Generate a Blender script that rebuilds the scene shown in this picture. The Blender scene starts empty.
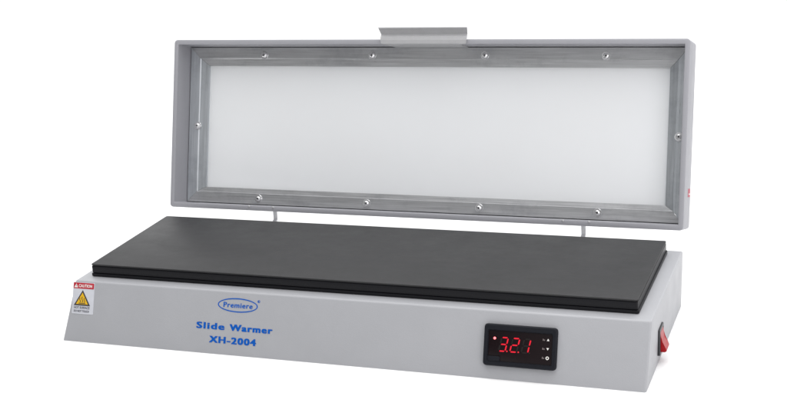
import bpy, bmesh, math, random
from mathutils import Vector, Matrix
random.seed(4)
C = bpy.context.scene.collection
S = bpy.context.scene

# ------------------------------------------------------------------ materials
def new_mat(name):
    m = bpy.data.materials.new(name); m.use_nodes = True
    nt = m.node_tree; b = nt.nodes['Principled BSDF']
    return m, nt, b

def noise(nt, scale, vec=(1, 1, 1), detail=4, rough=.6):
    tc = nt.nodes.new('ShaderNodeTexCoord'); mp = nt.nodes.new('ShaderNodeMapping')
    mp.inputs['Scale'].default_value = vec
    n = nt.nodes.new('ShaderNodeTexNoise'); n.inputs['Scale'].default_value = scale
    n.inputs['Detail'].default_value = detail; n.inputs['Roughness'].default_value = rough
    nt.links.new(tc.outputs['Object'], mp.inputs['Vector']); nt.links.new(mp.outputs[0], n.inputs['Vector'])
    return n

def ramp(nt, src, stops):
    r = nt.nodes.new('ShaderNodeValToRGB')
    e = r.color_ramp.elements
    e[0].position, e[0].color = stops[0][0], (*stops[0][1], 1)
    e[1].position, e[1].color = stops[-1][0], (*stops[-1][1], 1)
    for p, c in stops[1:-1]:
        k = e.new(p); k.color = (*c, 1)
    nt.links.new(src, r.inputs[0]); return r

def maprange(nt, src, a, b, lo, hi):
    r = nt.nodes.new('ShaderNodeMapRange')
    r.inputs[1].default_value = a; r.inputs[2].default_value = b
    r.inputs[3].default_value = lo; r.inputs[4].default_value = hi
    nt.links.new(src, r.inputs[0]); return r

def bump(nt, b, src, strength, dist):
    bp = nt.nodes.new('ShaderNodeBump'); bp.inputs['Strength'].default_value = strength
    bp.inputs['Distance'].default_value = dist
    nt.links.new(src, bp.inputs['Height']); nt.links.new(bp.outputs[0], b.inputs['Normal'])

def paint(name, col, rough=.42, var=.02):
    m, nt, b = new_mat(name)
    n = noise(nt, 14, detail=5)
    lo = tuple(c * (1 - var) for c in col); hi = tuple(min(1, c * (1 + var)) for c in col)
    r = ramp(nt, n.outputs[0], [(.3, lo), (.7, hi)])
    nt.links.new(r.outputs[0], b.inputs['Base Color'])
    g = noise(nt, 650, detail=3)
    bump(nt, b, g.outputs[0], .22, .0005)
    rr = maprange(nt, noise(nt, 40).outputs[0], .3, .7, rough - .05, rough + .07)
    nt.links.new(rr.outputs[0], b.inputs['Roughness'])
    return m

def brushed(name, vec, lo=(.47, .475, .485), hi=(.64, .645, .655)):
    m, nt, b = new_mat(name)
    n = noise(nt, 30, vec, detail=6, rough=.7)
    r = ramp(nt, n.outputs[0], [(.3, lo), (.7, hi)])
    sc = noise(nt, 18, (1, 1, 1), detail=6, rough=.75)           # handling smudges
    mx = nt.nodes.new('ShaderNodeMix'); mx.data_type = 'RGBA'; mx.blend_type = 'MULTIPLY'
    mx.inputs[0].default_value = .55
    r2 = ramp(nt, sc.outputs[0], [(.34, (.72, .73, .75)), (.50, (1, 1, 1)), (.8, (1, 1, 1))])
    nt.links.new(r.outputs[0], mx.inputs[6]); nt.links.new(r2.outputs[0], mx.inputs[7])
    nt.links.new(mx.outputs[2], b.inputs['Base Color'])
    b.inputs['Metallic'].default_value = .7
    rr = maprange(nt, n.outputs[0], .3, .7, .27, .42)
    nt.links.new(rr.outputs[0], b.inputs['Roughness'])
    bump(nt, b, n.outputs[0], .15, .0003)
    return m

def simple(name, col, rough=.5, metal=0., emit=None, es=0., spec=.5):
    m, nt, b = new_mat(name)
    n = noise(nt, 120, detail=3)
    r = ramp(nt, n.outputs[0], [(.3, tuple(c * .97 for c in col)), (.7, tuple(min(1, c * 1.03) for c in col))])
    nt.links.new(r.outputs[0], b.inputs['Base Color'])
    b.inputs['Roughness'].default_value = rough; b.inputs['Metallic'].default_value = metal
    b.inputs['Specular IOR Level'].default_value = spec
    if emit:
        b.inputs['Emission Color'].default_value = (*emit, 1); b.inputs['Emission Strength'].default_value = es
    return m

M = {}
M['housing'] = paint('powder_coat_grey', (.348, .352, .370))
M['lid'] = paint('powder_coat_lid_grey', (.325, .325, .35))
M['hinge'] = simple('white_hinge_paint', (.92, .92, .92), .5)
M['metal_x'] = brushed('galvanised_steel_long', (.6, 22, 22))
M['metal_z'] = brushed('galvanised_steel_upright', (22, 22, .6), (.49, .515, .54), (.66, .69, .72))
M['handle'] = simple('satin_aluminium', (.44, .44, .45), .4, .25)
M['screw'] = simple('zinc_screw', (.85, .85, .86), .22, .85)
M['recess'] = simple('screw_recess', (.08, .08, .085), .5, .6)
M['bezel'] = simple('charcoal_plastic', (.011, .012, .016), .5, spec=.12)
M['screen'] = simple('smoked_acrylic', (.006, .002, .003), .3, spec=.25)
M['blue'] = simple('blue_ink', (.0, .085, .40), .5, spec=.2)
M['segment'] = simple('lit_red_segment', (.25, .0, .01), .4, 0, (1, .010, .03), .62)
M['dim'] = simple('unlit_segment', (.005, .002, .002), .4)
M['led'] = simple('lit_red_led', (.8, .1, .1), .3, 0, (1, .16, .18), 2.2)
M['mark'] = simple('white_print', (.75, .73, .70), .5)
M['dimmark'] = simple('grey_print', (.18, .15, .15), .5)
M['black'] = simple('black_plastic', (.018, .018, .021), .35)
M['red'] = simple('red_rocker_plastic', (.34, .001, .005), .3, spec=.25)
M['label_white'] = simple('white_vinyl', (.52, .53, .57), .35)
M['label_red'] = simple('red_vinyl', (.42, .02, .035), .35)
M['label_orange'] = simple('orange_ink', (.68, .40, .01), .4)
M['label_black'] = simple('black_ink', (.03, .03, .035), .5)
M['label_grey'] = simple('grey_ink', (.10, .10, .12), .5)
M['sticker_pink'] = simple('red_sticker', (.45, .06, .10), .5)

# black hot plate: anodised, faint dust and wiping marks
m, nt, b = new_mat('black_anodised_plate')
n1 = noise(nt, 5, (1, 1.6, 1), detail=6, rough=.65)
r = ramp(nt, n1.outputs[0], [(.3, (.015, .015, .016)), (.7, (.023, .023, .024))])
nt.links.new(r.outputs[0], b.inputs['Base Color'])
rr = maprange(nt, noise(nt, 22, (1, 1.5, 1), detail=8, rough=.75).outputs[0], .3, .7, .43, .55)
nt.links.new(rr.outputs[0], b.inputs['Roughness'])
bump(nt, b, noise(nt, 1400, detail=2).outputs[0], .25, .0003)
b.inputs['Specular IOR Level'].default_value = .36
M['plate'] = m
M['plate_edge'] = simple('black_plate_edge', (.006, .006, .008), .4, spec=.2)
M['plate_side'] = M['plate']

# frosted window
m, nt, b = new_mat('pale_glass')
n1 = noise(nt, 3, detail=3)
r = ramp(nt, n1.outputs[0], [(.3, (.80, .805, .81)), (.7, (.83, .84, .85))])
nt.links.new(r.outputs[0], b.inputs['Base Color'])
b.inputs['Roughness'].default_value = .06
b.inputs['Specular IOR Level'].default_value = .5
tl = nt.nodes.new('ShaderNodeBsdfTranslucent'); tl.inputs[0].default_value = (.95, .96, .97, 1)
ms = nt.nodes.new('ShaderNodeMixShader'); ms.inputs[0].default_value = .36
nt.links.new(b.outputs[0], ms.inputs[1]); nt.links.new(tl.outputs[0], ms.inputs[2])
nt.links.new(ms.outputs[0], nt.nodes['Material Output'].inputs[0])
M['glass'] = m

# table: white sweep
m, nt, b = new_mat('white_table')
n1 = noise(nt, 2.5, detail=4)
r = ramp(nt, n1.outputs[0], [(.3, (.86, .86, .86)), (.7, (.88, .88, .88))])
nt.links.new(r.outputs[0], b.inputs['Base Color']); b.inputs['Roughness'].default_value = .8
b.inputs['Specular IOR Level'].default_value = .1
M['table'] = m

# ------------------------------------------------------------------ helpers
def obj(name, bm, mats, parent=None, loc=(0, 0, 0), rotx=0., smooth=True, recalc=True):
    if recalc: bmesh.ops.recalc_face_normals(bm, faces=bm.faces)
    me = bpy.data.meshes.new(name); bm.to_mesh(me); bm.free()
    for mt in (mats if isinstance(mats, (list, tuple)) else [mats]): me.materials.append(mt)
    o = bpy.data.objects.new(name, me); C.objects.link(o)
    o.location = loc; o.rotation_euler = (rotx, 0, 0)
    if smooth:
        for p in me.polygons: p.use_smooth = True
        me.set_sharp_from_angle(angle=math.radians(32))
    if parent: o.parent = parent
    return o

def rrect(x0, x1, z0, z1, r, n=4):
    """rounded rectangle, list of (x,z)"""
    r = max(r, 1e-5); out = []
    for cx, cz, a0 in ((x1 - r, z1 - r, 0), (x0 + r, z1 - r, 90), (x0 + r, z0 + r, 180), (x1 - r, z0 + r, 270)):
        for k in range(n + 1):
            a = math.radians(a0 + 90 * k / n); out.append((cx + r * math.cos(a), cz + r * math.sin(a)))
    return out

def loft(bm, loops, cap0=True, cap1=True, wrap=False, mat=0):
    vs = [[bm.verts.new(p) for p in L] for L in loops]
    n = len(vs[0]); m_ = len(vs)
    for i in range(m_ if wrap else m_ - 1):
        a, b_ = vs[i], vs[(i + 1) % m_]
        for k in range(n):
            f = bm.faces.new((a[k], a[(k + 1) % n], b_[(k + 1) % n], b_[k])); f.material_index = mat
    if not wrap:
        if cap0: bm.faces.new(vs[0]).material_index = mat
        if cap1: bm.faces.new(vs[-1][::-1]).material_index = mat

def slab_xy(bm, x0, x1, y0, y1, z0, z1, r=.002, c=.0008, mat=0, n=4):
    """horizontal rounded slab with chamfered top and bottom edge"""
    L = []
    for z, ins in ((z0, c), (z0 + c, 0), (z1 - c, 0), (z1 - c * .3, c * .3), (z1, c)):
        L.append([(x, y, z) for x, y in rrect(x0 + ins, x1 - ins, y0 + ins, y1 - ins, r, n)])
    loft(bm, L, mat=mat)

def slab_xz(bm, x0, x1, z0, z1, yf, yb, r=.001, c=.0003, mat=0, n=4):
    """upright rounded slab; front face at y=yf (towards the viewer), back at yb"""
    L = []
    for y, ins in ((yb, 0), (yf + c, 0), (yf + c * .3, c * .3), (yf, c)):
        L.append([(x, y, z) for x, z in rrect(x0 + ins, x1 - ins, z0 + ins, z1 - ins, r, n)])
    loft(bm, L, mat=mat)

def prism(bm, poly, yf, yb, mat=0):
    loft(bm, [[(x, yb, z) for x, z in poly], [(x, yf, z) for x, z in poly]], mat=mat)

def text_mesh(bm, s, size, x, z, y, spacing=1.0, bold=0., align='LEFT', width=None, thick=.00012, mat=0, xs=1., shear=0.):
    cu = bpy.data.curves.new('txt', 'FONT'); cu.body = s; cu.size = size; cu.align_x = align
    cu.space_character = spacing; cu.offset = bold; cu.shear = shear; cu.extrude = 0; cu.resolution_u = 3
    o = bpy.data.objects.new('txt', cu); C.objects.link(o)
    dg = bpy.context.evaluated_depsgraph_get(); dg.update()
    me = bpy.data.meshes.new_from_object(o.evaluated_get(dg))
    xsv = [v.co.x for v in me.vertices]; a, b_ = min(xsv), max(xsv)
    k = (width / (b_ - a)) if width else xs
    org = a if align == 'LEFT' else (a + b_) / 2
    t = bmesh.new(); t.from_mesh(me)
    vm = {}
    for v in t.verts: vm[v.index] = bm.verts.new((x + (v.co.x - org) * k, y, z + v.co.y))
    fs = []
    for f in t.faces:
        try:
            nf = bm.faces.new([vm[v.index] for v in f.verts]); nf.material_index = mat; fs.append(nf)
        except ValueError: pass
    t.free(); bpy.data.objects.remove(o); bpy.data.curves.remove(cu); bpy.data.meshes.remove(me)
    ex = bmesh.ops.extrude_face_region(bm, geom=fs)
    for g in ex['geom']:
        if isinstance(g, bmesh.types.BMVert): g.co.y -= thick
        if isinstance(g, bmesh.types.BMFace): g.material_index = mat

def lathe(bm, prof, n=20, mat=0, axis_y=True):
    """prof: (r, t) along -y ; closed at first and last with r>0 -> capped"""
    L = []
    for r_, t in prof:
        L.append([(r_ * math.cos(2 * math.pi * k / n), -t, r_ * math.sin(2 * math.pi * k / n)) for k in range(n)])
    loft(bm, L, mat=mat)

# ------------------------------------------------------------------ the thing
W2 = .33; H = .06456; SL = .02427; D = .22639
root = bpy.data.objects.new('slide_warmer', None); C.objects.link(root)
root.location = (0, .11, 0)
root['label'] = 'light grey benchtop slide warmer with black hot plate and opened window lid'
root['category'] = 'slide warmer'
OFF = Vector((0, -.11, 0))
def R(x, y, z): return Vector((x, y, z)) + OFF        # coordinates measured from the front lower edge

# housing ----------------------------------------------------------
bm = bmesh.new()
bot = [(-W2, 0), (W2, 0), (W2, D), (-W2, D)]
top = [(-W2 + .0115, SL), (W2 + .0022, SL), (W2 + .0022, D), (-W2 + .0115, D)]
vb = [bm.verts.new((x, y, 0)) for x, y in bot]; vt = [bm.verts.new((x, y, H)) for x, y in top]
bm.faces.new(vb[::-1]); bm.faces.new(vt)
for k in range(4): bm.faces.new((vb[k], vb[(k + 1) % 4], vt[(k + 1) % 4], vt[k]))
bmesh.ops.bevel(bm, geom=[e for e in bm.edges if not (e.verts[0].co.z < .01 and e.verts[1].co.z < .01)], offset=.0020, segments=4, profile=.5, affect='EDGES')
bmesh.ops.recalc_face_normals(bm, faces=bm.faces)
# folded sheet lip along the foot
housing = obj('housing', bm, M['housing'], root, OFF)

# heating plate ----------------------------------------------------
px0, px1, py0, py1, zt = -.30513, .31602, .03916, .21474, .07958
bm = bmesh.new()
slab_xy(bm, px0 - .0008, px1 + .0012, py0 - .0006, py1 + .0012, H + .0003, H + .0040, .002, .0006, 1)
slab_xy(bm, px0 + .0012, px1 - .0012, py0 + .0012, py1 - .0012, H + .0036, H + .0056, .002, .0001, 1)
slab_xy(bm, px0, px1, py0, py1, H + .0045, zt - .0026, .002, .0004, 1)
slab_xy(bm, px0 + .001, px1 - .001, py0 + .001, py1 - .001, zt - .003, zt - .0015, .002, .0001, 1)
plate = obj('heating_plate', bm, [M['plate'], M['plate_edge']], root, OFF)
bm = bmesh.new()
slab_xy(bm, px0, px1, py0, py1, zt - .0018, zt, .002, .0005, 0)
obj('plate_top', bm, M['plate'], plate)

# front face frame of reference ------------------------------------
phi = math.atan2(SL, H)
front = dict(parent=root, loc=OFF, rotx=-phi)

# warning label
bm = bmesh.new()
slab_xz(bm, -.3205, -.2925, .0315, .0672, -.00035, .0002, .0012, .0001, 0)
wl = obj('warning_label', bm, M['label_white'], **front)
def sub(name, bm, mat, parent): return obj(name, bm, mat, parent)
bm = bmesh.new(); slab_xz(bm, -.3199, -.2931, .0600, .0666, -.0005, -.0003, .0008, .00005)
sub('red_header', bm, M['label_red'], wl)
bm = bmesh.new()
text_mesh(bm, 'CAUTION', .0046, -.3130, .0617, -.00055, 1.0, .0001, width=.0175)
sub('header_lettering', bm, M['mark'], wl)
bm = bmesh.new()                                                # small white hazard mark in the header
prism(bm, [(-.3188, .0612), (-.3140, .0612), (-.3164, .0655)], -.0006, -.0005)
prism(bm, [(-.3166, .0622), (-.3162, .0622), (-.3161, .0642), (-.3167, .0642)], -.00068, -.0006, 1)
sub('header_triangle', bm, [M['mark'], M['label_black']], wl)
bm = bmesh.new()
prism(bm, [(-.3182, .0409), (-.2968, .0409), (-.3074, .0585)], -.00055, -.0004, 0)
prism(bm, [(-.3154, .0425), (-.2996, .0425), (-.3074, .0556)], -.00068, -.0005, 1)
for kx in (-.0028, 0, .0028):                                   # three rising heat waves over a bar
    pl = []
    for i in range(9):
        t = i / 8; pl.append((-.3074 + kx + .0006 * math.sin(t * 6.5), .0444 + t * (.0052 if kx else .0066)))
    prism(bm, [(x - .0004, z) for x, z in pl] + [(x + .0004, z) for x, z in pl[::-1]], -.0008, -.0006, 0)
prism(bm, [(-.3120, .0431), (-.3030, .0431), (-.3030, .0439), (-.3120, .0439)], -.0008, -.0006, 0)
sub('hazard_triangle', bm, [M['label_black'], M['label_orange']], wl)
bm = bmesh.new()
text_mesh(bm, 'HOT SURFACE', .0035, -.3178, .0374, -.0004, 1.0, .0001, width=.0205)
text_mesh(bm, 'DO NOT TOUCH', .0033, -.3178, .0335, -.0004, 1.0, .0001, width=.0200)
sub('small_print', bm, M['label_grey'], wl)

# blue logo and lettering
cx, cz, ax, az = -.1120, .0543, .0240, .0077
bm = bmesh.new(); n = 64
e = lambda a, b_, y: [(cx + a * math.cos(2 * math.pi * k / n), y, cz + b_ * math.sin(2 * math.pi * k / n)) for k in range(n)]
loft(bm, [e(ax, az, .0001), e(ax, az, -.00022), e(ax - .0012, az - .0012, -.00022), e(ax - .0012, az - .0012, .0001)], wrap=True)
logo = obj('logo', bm, M['blue'], **front)
bm = bmesh.new()
text_mesh(bm, 'Premiere', .0078, cx - .0172, cz - .0027, -.0001, 1.12, .0, width=.0345)
text_mesh(bm, 'Premiere', .0078, cx - .0169, cz - .0027, -.00013, 1.12, .0, width=.0345)
text_mesh(bm, 'Premiere', .0078, cx - .0166, cz - .0025, -.00016, 1.12, .0, width=.0345)
sub('logo_lettering', bm, M['blue'], logo)
bm = bmesh.new(); n = 20
rx, rz = -.0871, .0600
e2 = lambda r_, y: [(rx + r_ * math.cos(2 * math.pi * k / n), y, rz + r_ * math.sin(2 * math.pi * k / n)) for k in range(n)]
loft(bm, [e2(.0015, .0001), e2(.0015, -.0002), e2(.0011, -.0002), e2(.0011, .0001)], wrap=True)
text_mesh(bm, 'R', .0022, rx, rz - .0008, -.0001, 1, .0001, 'CENTER')
sub('registered_mark', bm, M['blue'], logo)
bm = bmesh.new()
q = 0
for dx in (-.0007, -.00025, .00025, .0007):                     # heavy strokes: the same outline laid side by side
    for dz in (-.00022, .00022):
        yy = -.0001 - q * .00001; q += 1
        text_mesh(bm, 'Slide', .0096, -.1600 + dx, .0268 + dz, yy, 1.18, .0, width=.0330)
        text_mesh(bm, 'Warmer', .0096, -.1196 + dx, .0268 + dz, yy, 1.18, .0, width=.0500)
        text_mesh(bm, 'XH-2004', .0099, -.1434 + dx, .0124 + dz, yy, 1.18, .0, width=.0552)
obj('printed_lettering', bm, M['blue'], **front)

# temperature display ----------------------------------------------
def ring_xz(bm, specs, mat=0, n=4):
    L = []
    for (x0, x1, z0, z1, r_, y) in specs: L.append([(x, y, z) for x, z in rrect(x0, x1, z0, z1, r_, n)])
    loft(bm, L, wrap=True, mat=mat)
bx0, bx1, bz0, bz1 = .1665, .2412, .0136, .0555
bm = bmesh.new()
ins = lambda i, r_, y: (bx0 + i, bx1 - i, bz0 + i, bz1 - i, r_, y)
ring_xz(bm, [ins(0, .0035, .001), ins(0, .0035, -.0035), ins(.0004, .0034, -.0046), ins(.0012, .003, -.0052),
             (bx0 + .0040, bx1 - .0042, bz0 + .0042, bz1 - .0056, .0015, -.0050),
             (bx0 + .0050, bx1 - .0050, bz0 + .0050, bz1 - .0066, .001, -.0030),
             (bx0 + .0050, bx1 - .0050, bz0 + .0050, bz1 - .0066, .001, .001)])
disp = obj('temperature_display', bm, M['bezel'], **front)
bm = bmesh.new()
slab_xz(bm, bx0 + .0045, bx1 - .0045, bz0 + .0045, bz1 - .0061, -.0032, .0005, .001, .0002)
sub('screen', bm, M['screen'], disp)
bm = bmesh.new()                                                # raised tab in the lower left corner of the bezel
slab_xz(bm, bx0 + .0042, bx0 + .0175, bz0 + .0044, bz0 + .0098, -.0046, -.0028, .0016, .0006)
sub('bezel_tab', bm, M['bezel'], disp)
# seven segment digits
def digit(ch, x, z, w, h, name):
    segs = {'a': (0, 1, 1, 1), 'b': (1, 1, 1, .5), 'c': (1, .5, 1, 0), 'd': (0, 0, 1, 0), 'e': (0, .5, 0, 0), 'f': (0, 1, 0, .5), 'g': (0, .5, 1, .5)}
    on = {'3': 'abcdg', '2': 'abged', '1': 'bc'}[ch]
    bm = bmesh.new(); t = .00068; g = .0006; sh = .20
    for s_, (xa, za, xb, zb_) in segs.items():
        mi = 0 if s_ in on else 1
        if za == zb_:
            X0, X1, Z = x + g, x + w - g, z + za * h
            poly = [(X0, Z), (X0 + t, Z + t), (X1 - t, Z + t), (X1, Z), (X1 - t, Z - t), (X0 + t, Z - t)]
        else:
            X, Z1, Z0 = x + xa * w, z + za * h - g, z + zb_ * h + g
            poly = [(X, Z0), (X - t, Z0 + t), (X - t, Z1 - t), (X, Z1), (X + t, Z1 - t), (X + t, Z0 + t)]
        poly = [(a + (b_ - z) * sh, b_) for a, b_ in poly]
        prism(bm, poly, -.0034 - (0 if mi else .0001), -.0031, mi)
    sub(name, bm, [M['segment'], M['dim']], disp)
digit('3', .1822, .0288, .0066, .0136, 'digit')
digit('2', .1937, .0288, .0069, .0136, 'digit')
digit('1', .2053, .0288, .0066, .0136, 'digit')
for x in (.1907, .2024, .2137):
    bm = bmesh.new(); lathe(bm, [(.00075, 0), (.00075, .0004), (.0005, .0005)], 12)
    bmesh.ops.translate(bm, vec=(x, -.0031, .0290), verts=bm.verts)
    sub('decimal_point', bm, M['segment' if x < .21 else 'dim'], disp)
bm = bmesh.new(); lathe(bm, [(.0013, 0), (.0013, .0006), (.0009, .0010), (.0003, .0012)], 16)
bmesh.ops.translate(bm, vec=(.1775, -.0030, .0412), verts=bm.verts)
sub('indicator_light', bm, M['led'], disp)
for k, zz in enumerate((.0432, .0344, .0254)):
    bm = bmesh.new(); x = .2321
    if k == 0: prism(bm, [(x - .0013, zz - .0009), (x + .0013, zz - .0009), (x, zz + .0014)], -.0035, -.0031)
    elif k == 1: prism(bm, [(x - .0013, zz + .0010), (x + .0013, zz + .0010), (x, zz - .0013)], -.0035, -.0031)
    else:
        c_ = lambda r_, y: [(x + r_ * math.cos(2 * math.pi * q / 20), y, zz + r_ * math.sin(2 * math.pi * q / 20)) for q in range(20)]
        loft(bm, [c_(.0017, -.0031), c_(.0017, -.0035), c_(.0009, -.0035), c_(.0009, -.0031)], wrap=True)
    xm = x - .0042                                              # small dim pictogram beside each key mark
    prism(bm, [(xm - .0012, zz - .0009), (xm - .0003, zz - .0009), (xm - .0003, zz + .0010), (xm - .0012, zz + .0010)], -.0035, -.0031, 1)
    prism(bm, [(xm + .0002, zz - .0009), (xm + .0010, zz - .0009), (xm + .0010, zz + .0003), (xm + .0002, zz + .0003)], -.0035, -.0031, 1)
    sub('key_mark', bm, [M['mark'], M['dimmark']], disp)

# power switch on the right flank -----------------------------------
# built in (y, z) of the side wall, x outwards
def side_loft(bm, specs, mat=0, wrap=False):
    L = []
    for (y0, y1, z0, z1, r_, x) in specs: L.append([(x, y, z) for y, z in rrect(y0, y1, z0, z1, r_, 3)])
    loft(bm, L, wrap=wrap, mat=mat)
sx = W2 + .0004
bm = bmesh.new()
side_loft(bm, [(.0640, .0880, .0100, .0380, .0015, sx - .002), (.0640, .0880, .0100, .0380, .0015, sx + .0022), (.0648, .0872, .0108, .0372, .0012, sx + .0028),
               (.0668, .0852, .0128, .0352, .0008, sx + .0028), (.0668, .0852, .0128, .0352, .0008, sx - .002)], wrap=True)
sw = obj('power_switch', bm, M['black'], root, OFF)
bm = bmesh.new()                                                # rocker: bulging lower half pushed out
prof = [(.0132, .0), (.0132, .0072), (.0150, .0088), (.0190, .0072), (.0243, .0042), (.0300, .0032), (.0348, .0026), (.0348, .0)]
rows = []
for y in (.0674, .0846):
    rows.append([(sx + x, y, z) for z, x in prof])
loft(bm, rows)
bmesh.ops.bevel(bm, geom=list(bm.edges), offset=.0005, segments=2, affect='EDGES')
sub('rocker', bm, M['red'], sw)

# lid -----------------------------------------------------------------
th = .2926; l0, l1, LH, T, ri = -.3300, .3266, .21559, .0475, .0060
bm = bmesh.new()
def lr(i, r_, y): return (l0 + i, l1 - i, i, LH - i, r_, y)
ring_xz(bm, [lr(.0010, .0038, 0), lr(.0003, .0042, .0003), lr(0, .0045, .0010), lr(0, .0045, T - .001), lr(.001, .004, T), lr(ri + .006, .0012, T), lr(ri + .006, .0012, T - .0010), lr(ri, .0012, T - .0010), lr(ri, .0012, .0007), lr(ri - .0002, .0014, .0002), lr(ri - .0008, .0018, 0)], n=6)
lid = obj('lid', bm, M['lid'], root, R(0, .26643, .07395), -th)

# galvanised inner frame: four mitred channel bars
gx0, gx1, gz0, gz1 = -.2968, .3002, .0268, .1852
o_ = (l0 + ri + .0010, l1 - ri - .0010, ri + .0010, LH - ri - .0010)
bw = .0135
def corner(k, lvl):
    """corner k of nested rectangle level 0..2"""
    x0, x1, z0, z1 = ((o_) if lvl == 0 else (o_[0] + bw, o_[1] - bw * .75, o_[2] + bw, o_[3] - bw) if lvl == 1 else (gx0, gx1, gz0, gz1))
    return [(x0, z0), (x1, z0), (x1, z1), (x0, z1)][k]
dep = [.0330, .0330, .0347]
for k in range(4):
    a, b_ = k, (k + 1) % 4
    bm = bmesh.new()
    d = Vector((corner(b_, 0)[0] - corner(a, 0)[0], corner(b_, 0)[1] - corner(a, 0)[1])).normalized() * .00018
    def pt(c, l, y, s):
        x, z = corner(c, l); return (x + d.x * s, y, z + d.y * s)
    def prof_at(c, s):
        x1_, z1_ = corner(c, 1); x2, z2 = corner(c, 2)
        P = [pt(c, 0, dep[0], s), pt(c, 1, dep[1], s)]
        f_ = .10
        P.append(((x1_ + (x2 - x1_) * f_) + d.x * s, dep[1] + .0008, (z1_ + (z2 - z1_) * f_) + d.y * s))
        P.append(pt(c, 2, dep[2], s)); P.append(pt(c, 2, T - .0014, s)); P.append(pt(c, 0, T - .0014, s))
        return P
    loft(bm, [prof_at(a, 1), prof_at(b_, -1)])
    obj('frame_bar', bm, M['metal_x'] if k in (0, 2) else M['metal_z'], lid, smooth=False)
bm = bmesh.new(); slab_xz(bm, gx0 - .004, gx1 + .004, gz0 - .004, gz1 + .004, .0378, .0408, .001, .0001)
obj('window_pane', bm, M['glass'], lid)

# screws: washer and socket head
def screw_bm():
    bm = bmesh.new()
    lathe(bm, [(.0052, 0), (.0052, .0007), (.0049, .0010), (.0032, .0009)], 24, 0)
    n = 24
    prof = [(.0030, .0008), (.0031, .0018), (.0027, .0028), (.0019, .0033), (.0014, .0033), (.0013, .0018)]
    lathe(bm, prof, n, 0)
    lathe(bm, [(.00125, .0018), (.00125, .0020)], 6, 1)
    return bm
scr = [(-.2167, .1990), (-.0680, .1990), (.0781, .1993), (.2253, .1990), (-.3105, .1065), (.3130, .1061), (-.2192, .0143), (-.0695, .0143), (.0771, .0146), (.2220, .0150)]
s0 = None
for (x, z) in scr:
    if s0 is None:
        s0 = obj('screw', screw_bm(), [M['screw'], M['recess']], lid); s = s0
    else:
        s = s0.copy(); C.objects.link(s); s.parent = lid
    s.location = (x, .0331, z); s.rotation_euler = (random.uniform(-.06, .06), random.uniform(0, 3), random.uniform(-.06, .06))

# handle: folded sheet bracket gripping the upper rim
prof = [(.0300, -ri - .0006), (-.0010, -ri - .0006), (-.0020, -ri + .0006), (-.0034, -.0012), (-.0026, .0020), (-.0008, .0062), (-.0072, .0126), (-.0088, .0132)]
th_ = .0012
def offs(P, t):
    out = []
    for i in range(len(P)):
        a = Vector(P[max(i - 1, 0)]); b_ = Vector(P[min(i + 1, len(P) - 1)]); dd = (b_ - a).normalized()
        out.append((P[i][0] - dd.y * t, P[i][1] + dd.x * t))
    return out
hx0, hx1 = -.0440, .0655
bm = bmesh.new()
low, up = offs(prof, -th_ / 2), offs(prof, th_ / 2)
ex = [-.008, -.008, -.0008, 0, 0, 0, .0012, .0012]                 # the tab inside the rim is narrower, the lip wider
sec = low + up[::-1]; exs = ex + ex[::-1]
loft(bm, [[(hx0 - e_, y, LH + z) for e_, (y, z) in zip(exs, sec)], [(hx1 + e_, y, LH + z) for e_, (y, z) in zip(exs, sec)]])
obj('handle', bm, M['handle'], lid, smooth=False)

# small red sticker on the right flank of the lid
bm = bmesh.new()
xs = l1 + .0001
for (y0, y1, z0, z1, x_, mi) in ((.026, .042, .0375, .0470, .0003, 0), (.029, .039, .0402, .0416, .0005, 1)):
    L = [[(xs + dx, y, z) for y, z in rrect(y0, y1, z0, z1, .0005, 2)] for dx in (0, x_)]
    loft(bm, L, mat=mi)
obj('sticker', bm, [M['sticker_pink'], M['mark']], lid)

# hinge leaves joining the housing's rear wall to the underside of the lid, with two bright rivets each in the rim
def hinge(xc):
    bm = bmesh.new()
    for dx in (0,):
        x0, x1 = xc - .0026, xc + .0026
        P = [(D + .0005, .030), (D + .0005, .050), (D + .008, .050), (.300, .0440), (.3075, .0475), (.3075, .0600), (.3040, .0600), (.3035, .0500), (.299, .0470), (D + .0085, .0530), (D + .0005, .0530)]
        P = [(D + .0004, .032), (D + .0024, .032), (D + .0024, .0500), (.2990, .0450), (.3072, .0485), (.3072, .0604), (.3055, .0608), (.3052, .0500), (.2985, .0470), (D + .0004, .0520)]
        loft(bm, [[(x0, y, z) for y, z in P], [(x1, y, z) for y, z in P]])
    obj('hinge', bm, M['hinge'], root, OFF, smooth=False)
hinge(-.1995); hinge(.2040)
for x in (-.2162, -.1826, .1887, .2193):
    bm = bmesh.new(); lathe(bm, [(.0016, 0), (.0016, .0004), (.0011, .0009), (.0004, .0011)], 14)
    obj('rivet', bm, M['handle'], lid, (x, .0001, .0050))

# ------------------------------------------------------------------ setting
bm = bmesh.new()
bmesh.ops.create_circle(bm, cap_ends=True, radius=9, segments=96)
t = obj('table_surface', bm, M['table'], None, (0, 0, 0), smooth=False)
t['kind'] = 'structure'

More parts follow.
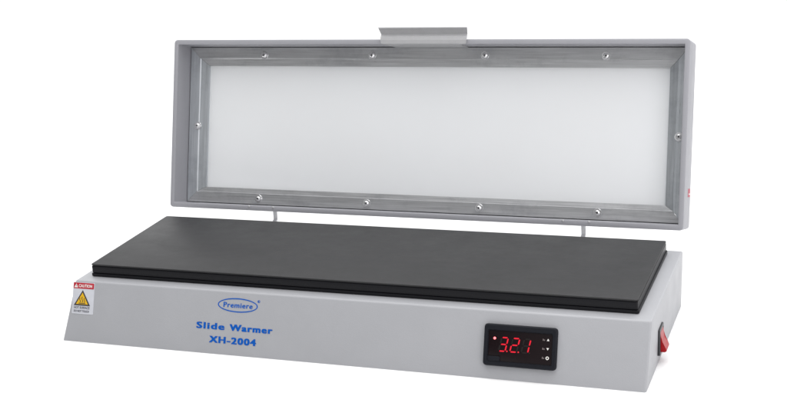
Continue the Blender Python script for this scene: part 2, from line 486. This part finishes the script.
# ------------------------------------------------------------------ light
w = bpy.data.worlds.new('World'); S.world = w; w.use_nodes = True
nt = w.node_tree; bg = nt.nodes['Background']
tc = nt.nodes.new('ShaderNodeTexCoord'); sp = nt.nodes.new('ShaderNodeSeparateXYZ')
nt.links.new(tc.outputs['Generated'], sp.inputs[0])
def wr(sock, a, b_, lo, hi):
    r = nt.nodes.new('ShaderNodeMapRange'); r.interpolation_type = 'SMOOTHSTEP'
    r.inputs[1].default_value = a; r.inputs[2].default_value = b_; r.inputs[3].default_value = lo; r.inputs[4].default_value = hi
    nt.links.new(sp.outputs[sock], r.inputs[0]); return r.outputs[0]
def mth(op, a, b_):
    n = nt.nodes.new('ShaderNodeMath'); n.operation = op
    nt.links.new(a, n.inputs[0])
    if isinstance(b_, (int, float)): n.inputs[1].default_value = b_
    else: nt.links.new(b_, n.inputs[1])
    return n.outputs[0]
back = wr('Y', -.2, .6, .05, 1.42)         # white backdrop behind, dim room in front
right = wr('X', .2, .95, .98, .72)
room = mth('MULTIPLY', wr('X', -.55, .3, .03, .62), wr('Y', -.75, -.25, 1, 0))   # lighter right half of the room in front       # room brighter on the right
upw = wr('Z', .45, .95, 0, 1.0)           # white ceiling
tot = mth('ADD', mth('ADD', mth('MULTIPLY', back, right), upw), room)
nt.links.new(tot, bg.inputs['Strength'])
bg.inputs['Color'].default_value = (.985, .99, 1, 1)

def area(name, loc, target, size, energy, col):
    l = bpy.data.lights.new(name, 'AREA'); l.shape = 'RECTANGLE'; l.size, l.size_y = size; l.energy = energy; l.color = col
    o = bpy.data.objects.new(name, l); C.objects.link(o); o.location = loc
    o.rotation_euler = (Vector(target) - Vector(loc)).to_track_quat('-Z', 'Y').to_euler()
    return o
area('overhead_softbox', (.3, -.1, 2.6), (0, .1, 0), (3.2, 2.6), 54, (1, .995, .985))
area('front_right_softbox', (1.25, -.75, .62), (.2, .1, .12), (.6, .6), 4.6, (1, .97, .985))

# ------------------------------------------------------------------ camera
cam = bpy.data.cameras.new('camera'); co = bpy.data.objects.new('camera', cam); C.objects.link(co)
Rm = Matrix([[0.9355743514973653, -0.04054712856771148, 0.3507941892124182], [0.3460175909968592, 0.3036280780778013, -0.8877397236372331], [-0.07051566876244357, 0.9519274765273319, 0.29809666199286977]])
co.matrix_world = Matrix.Translation((.53837, -1.17187, .57397)) @ Rm.to_4x4()
cam.sensor_width = 36; cam.lens = 1334.364 / 787 * 36
cam.shift_x = 8.08 / 787; cam.shift_y = -3.0 / 787
cam.clip_start = .02; cam.clip_end = 200
S.camera = co
S.render.resolution_x = 1024; S.render.resolution_y = 537
S.view_settings.view_transform = 'Standard'; S.view_settings.look = 'None'; S.view_settings.exposure = 0; S.view_settings.gamma = 1
S.render.engine = 'CYCLES'
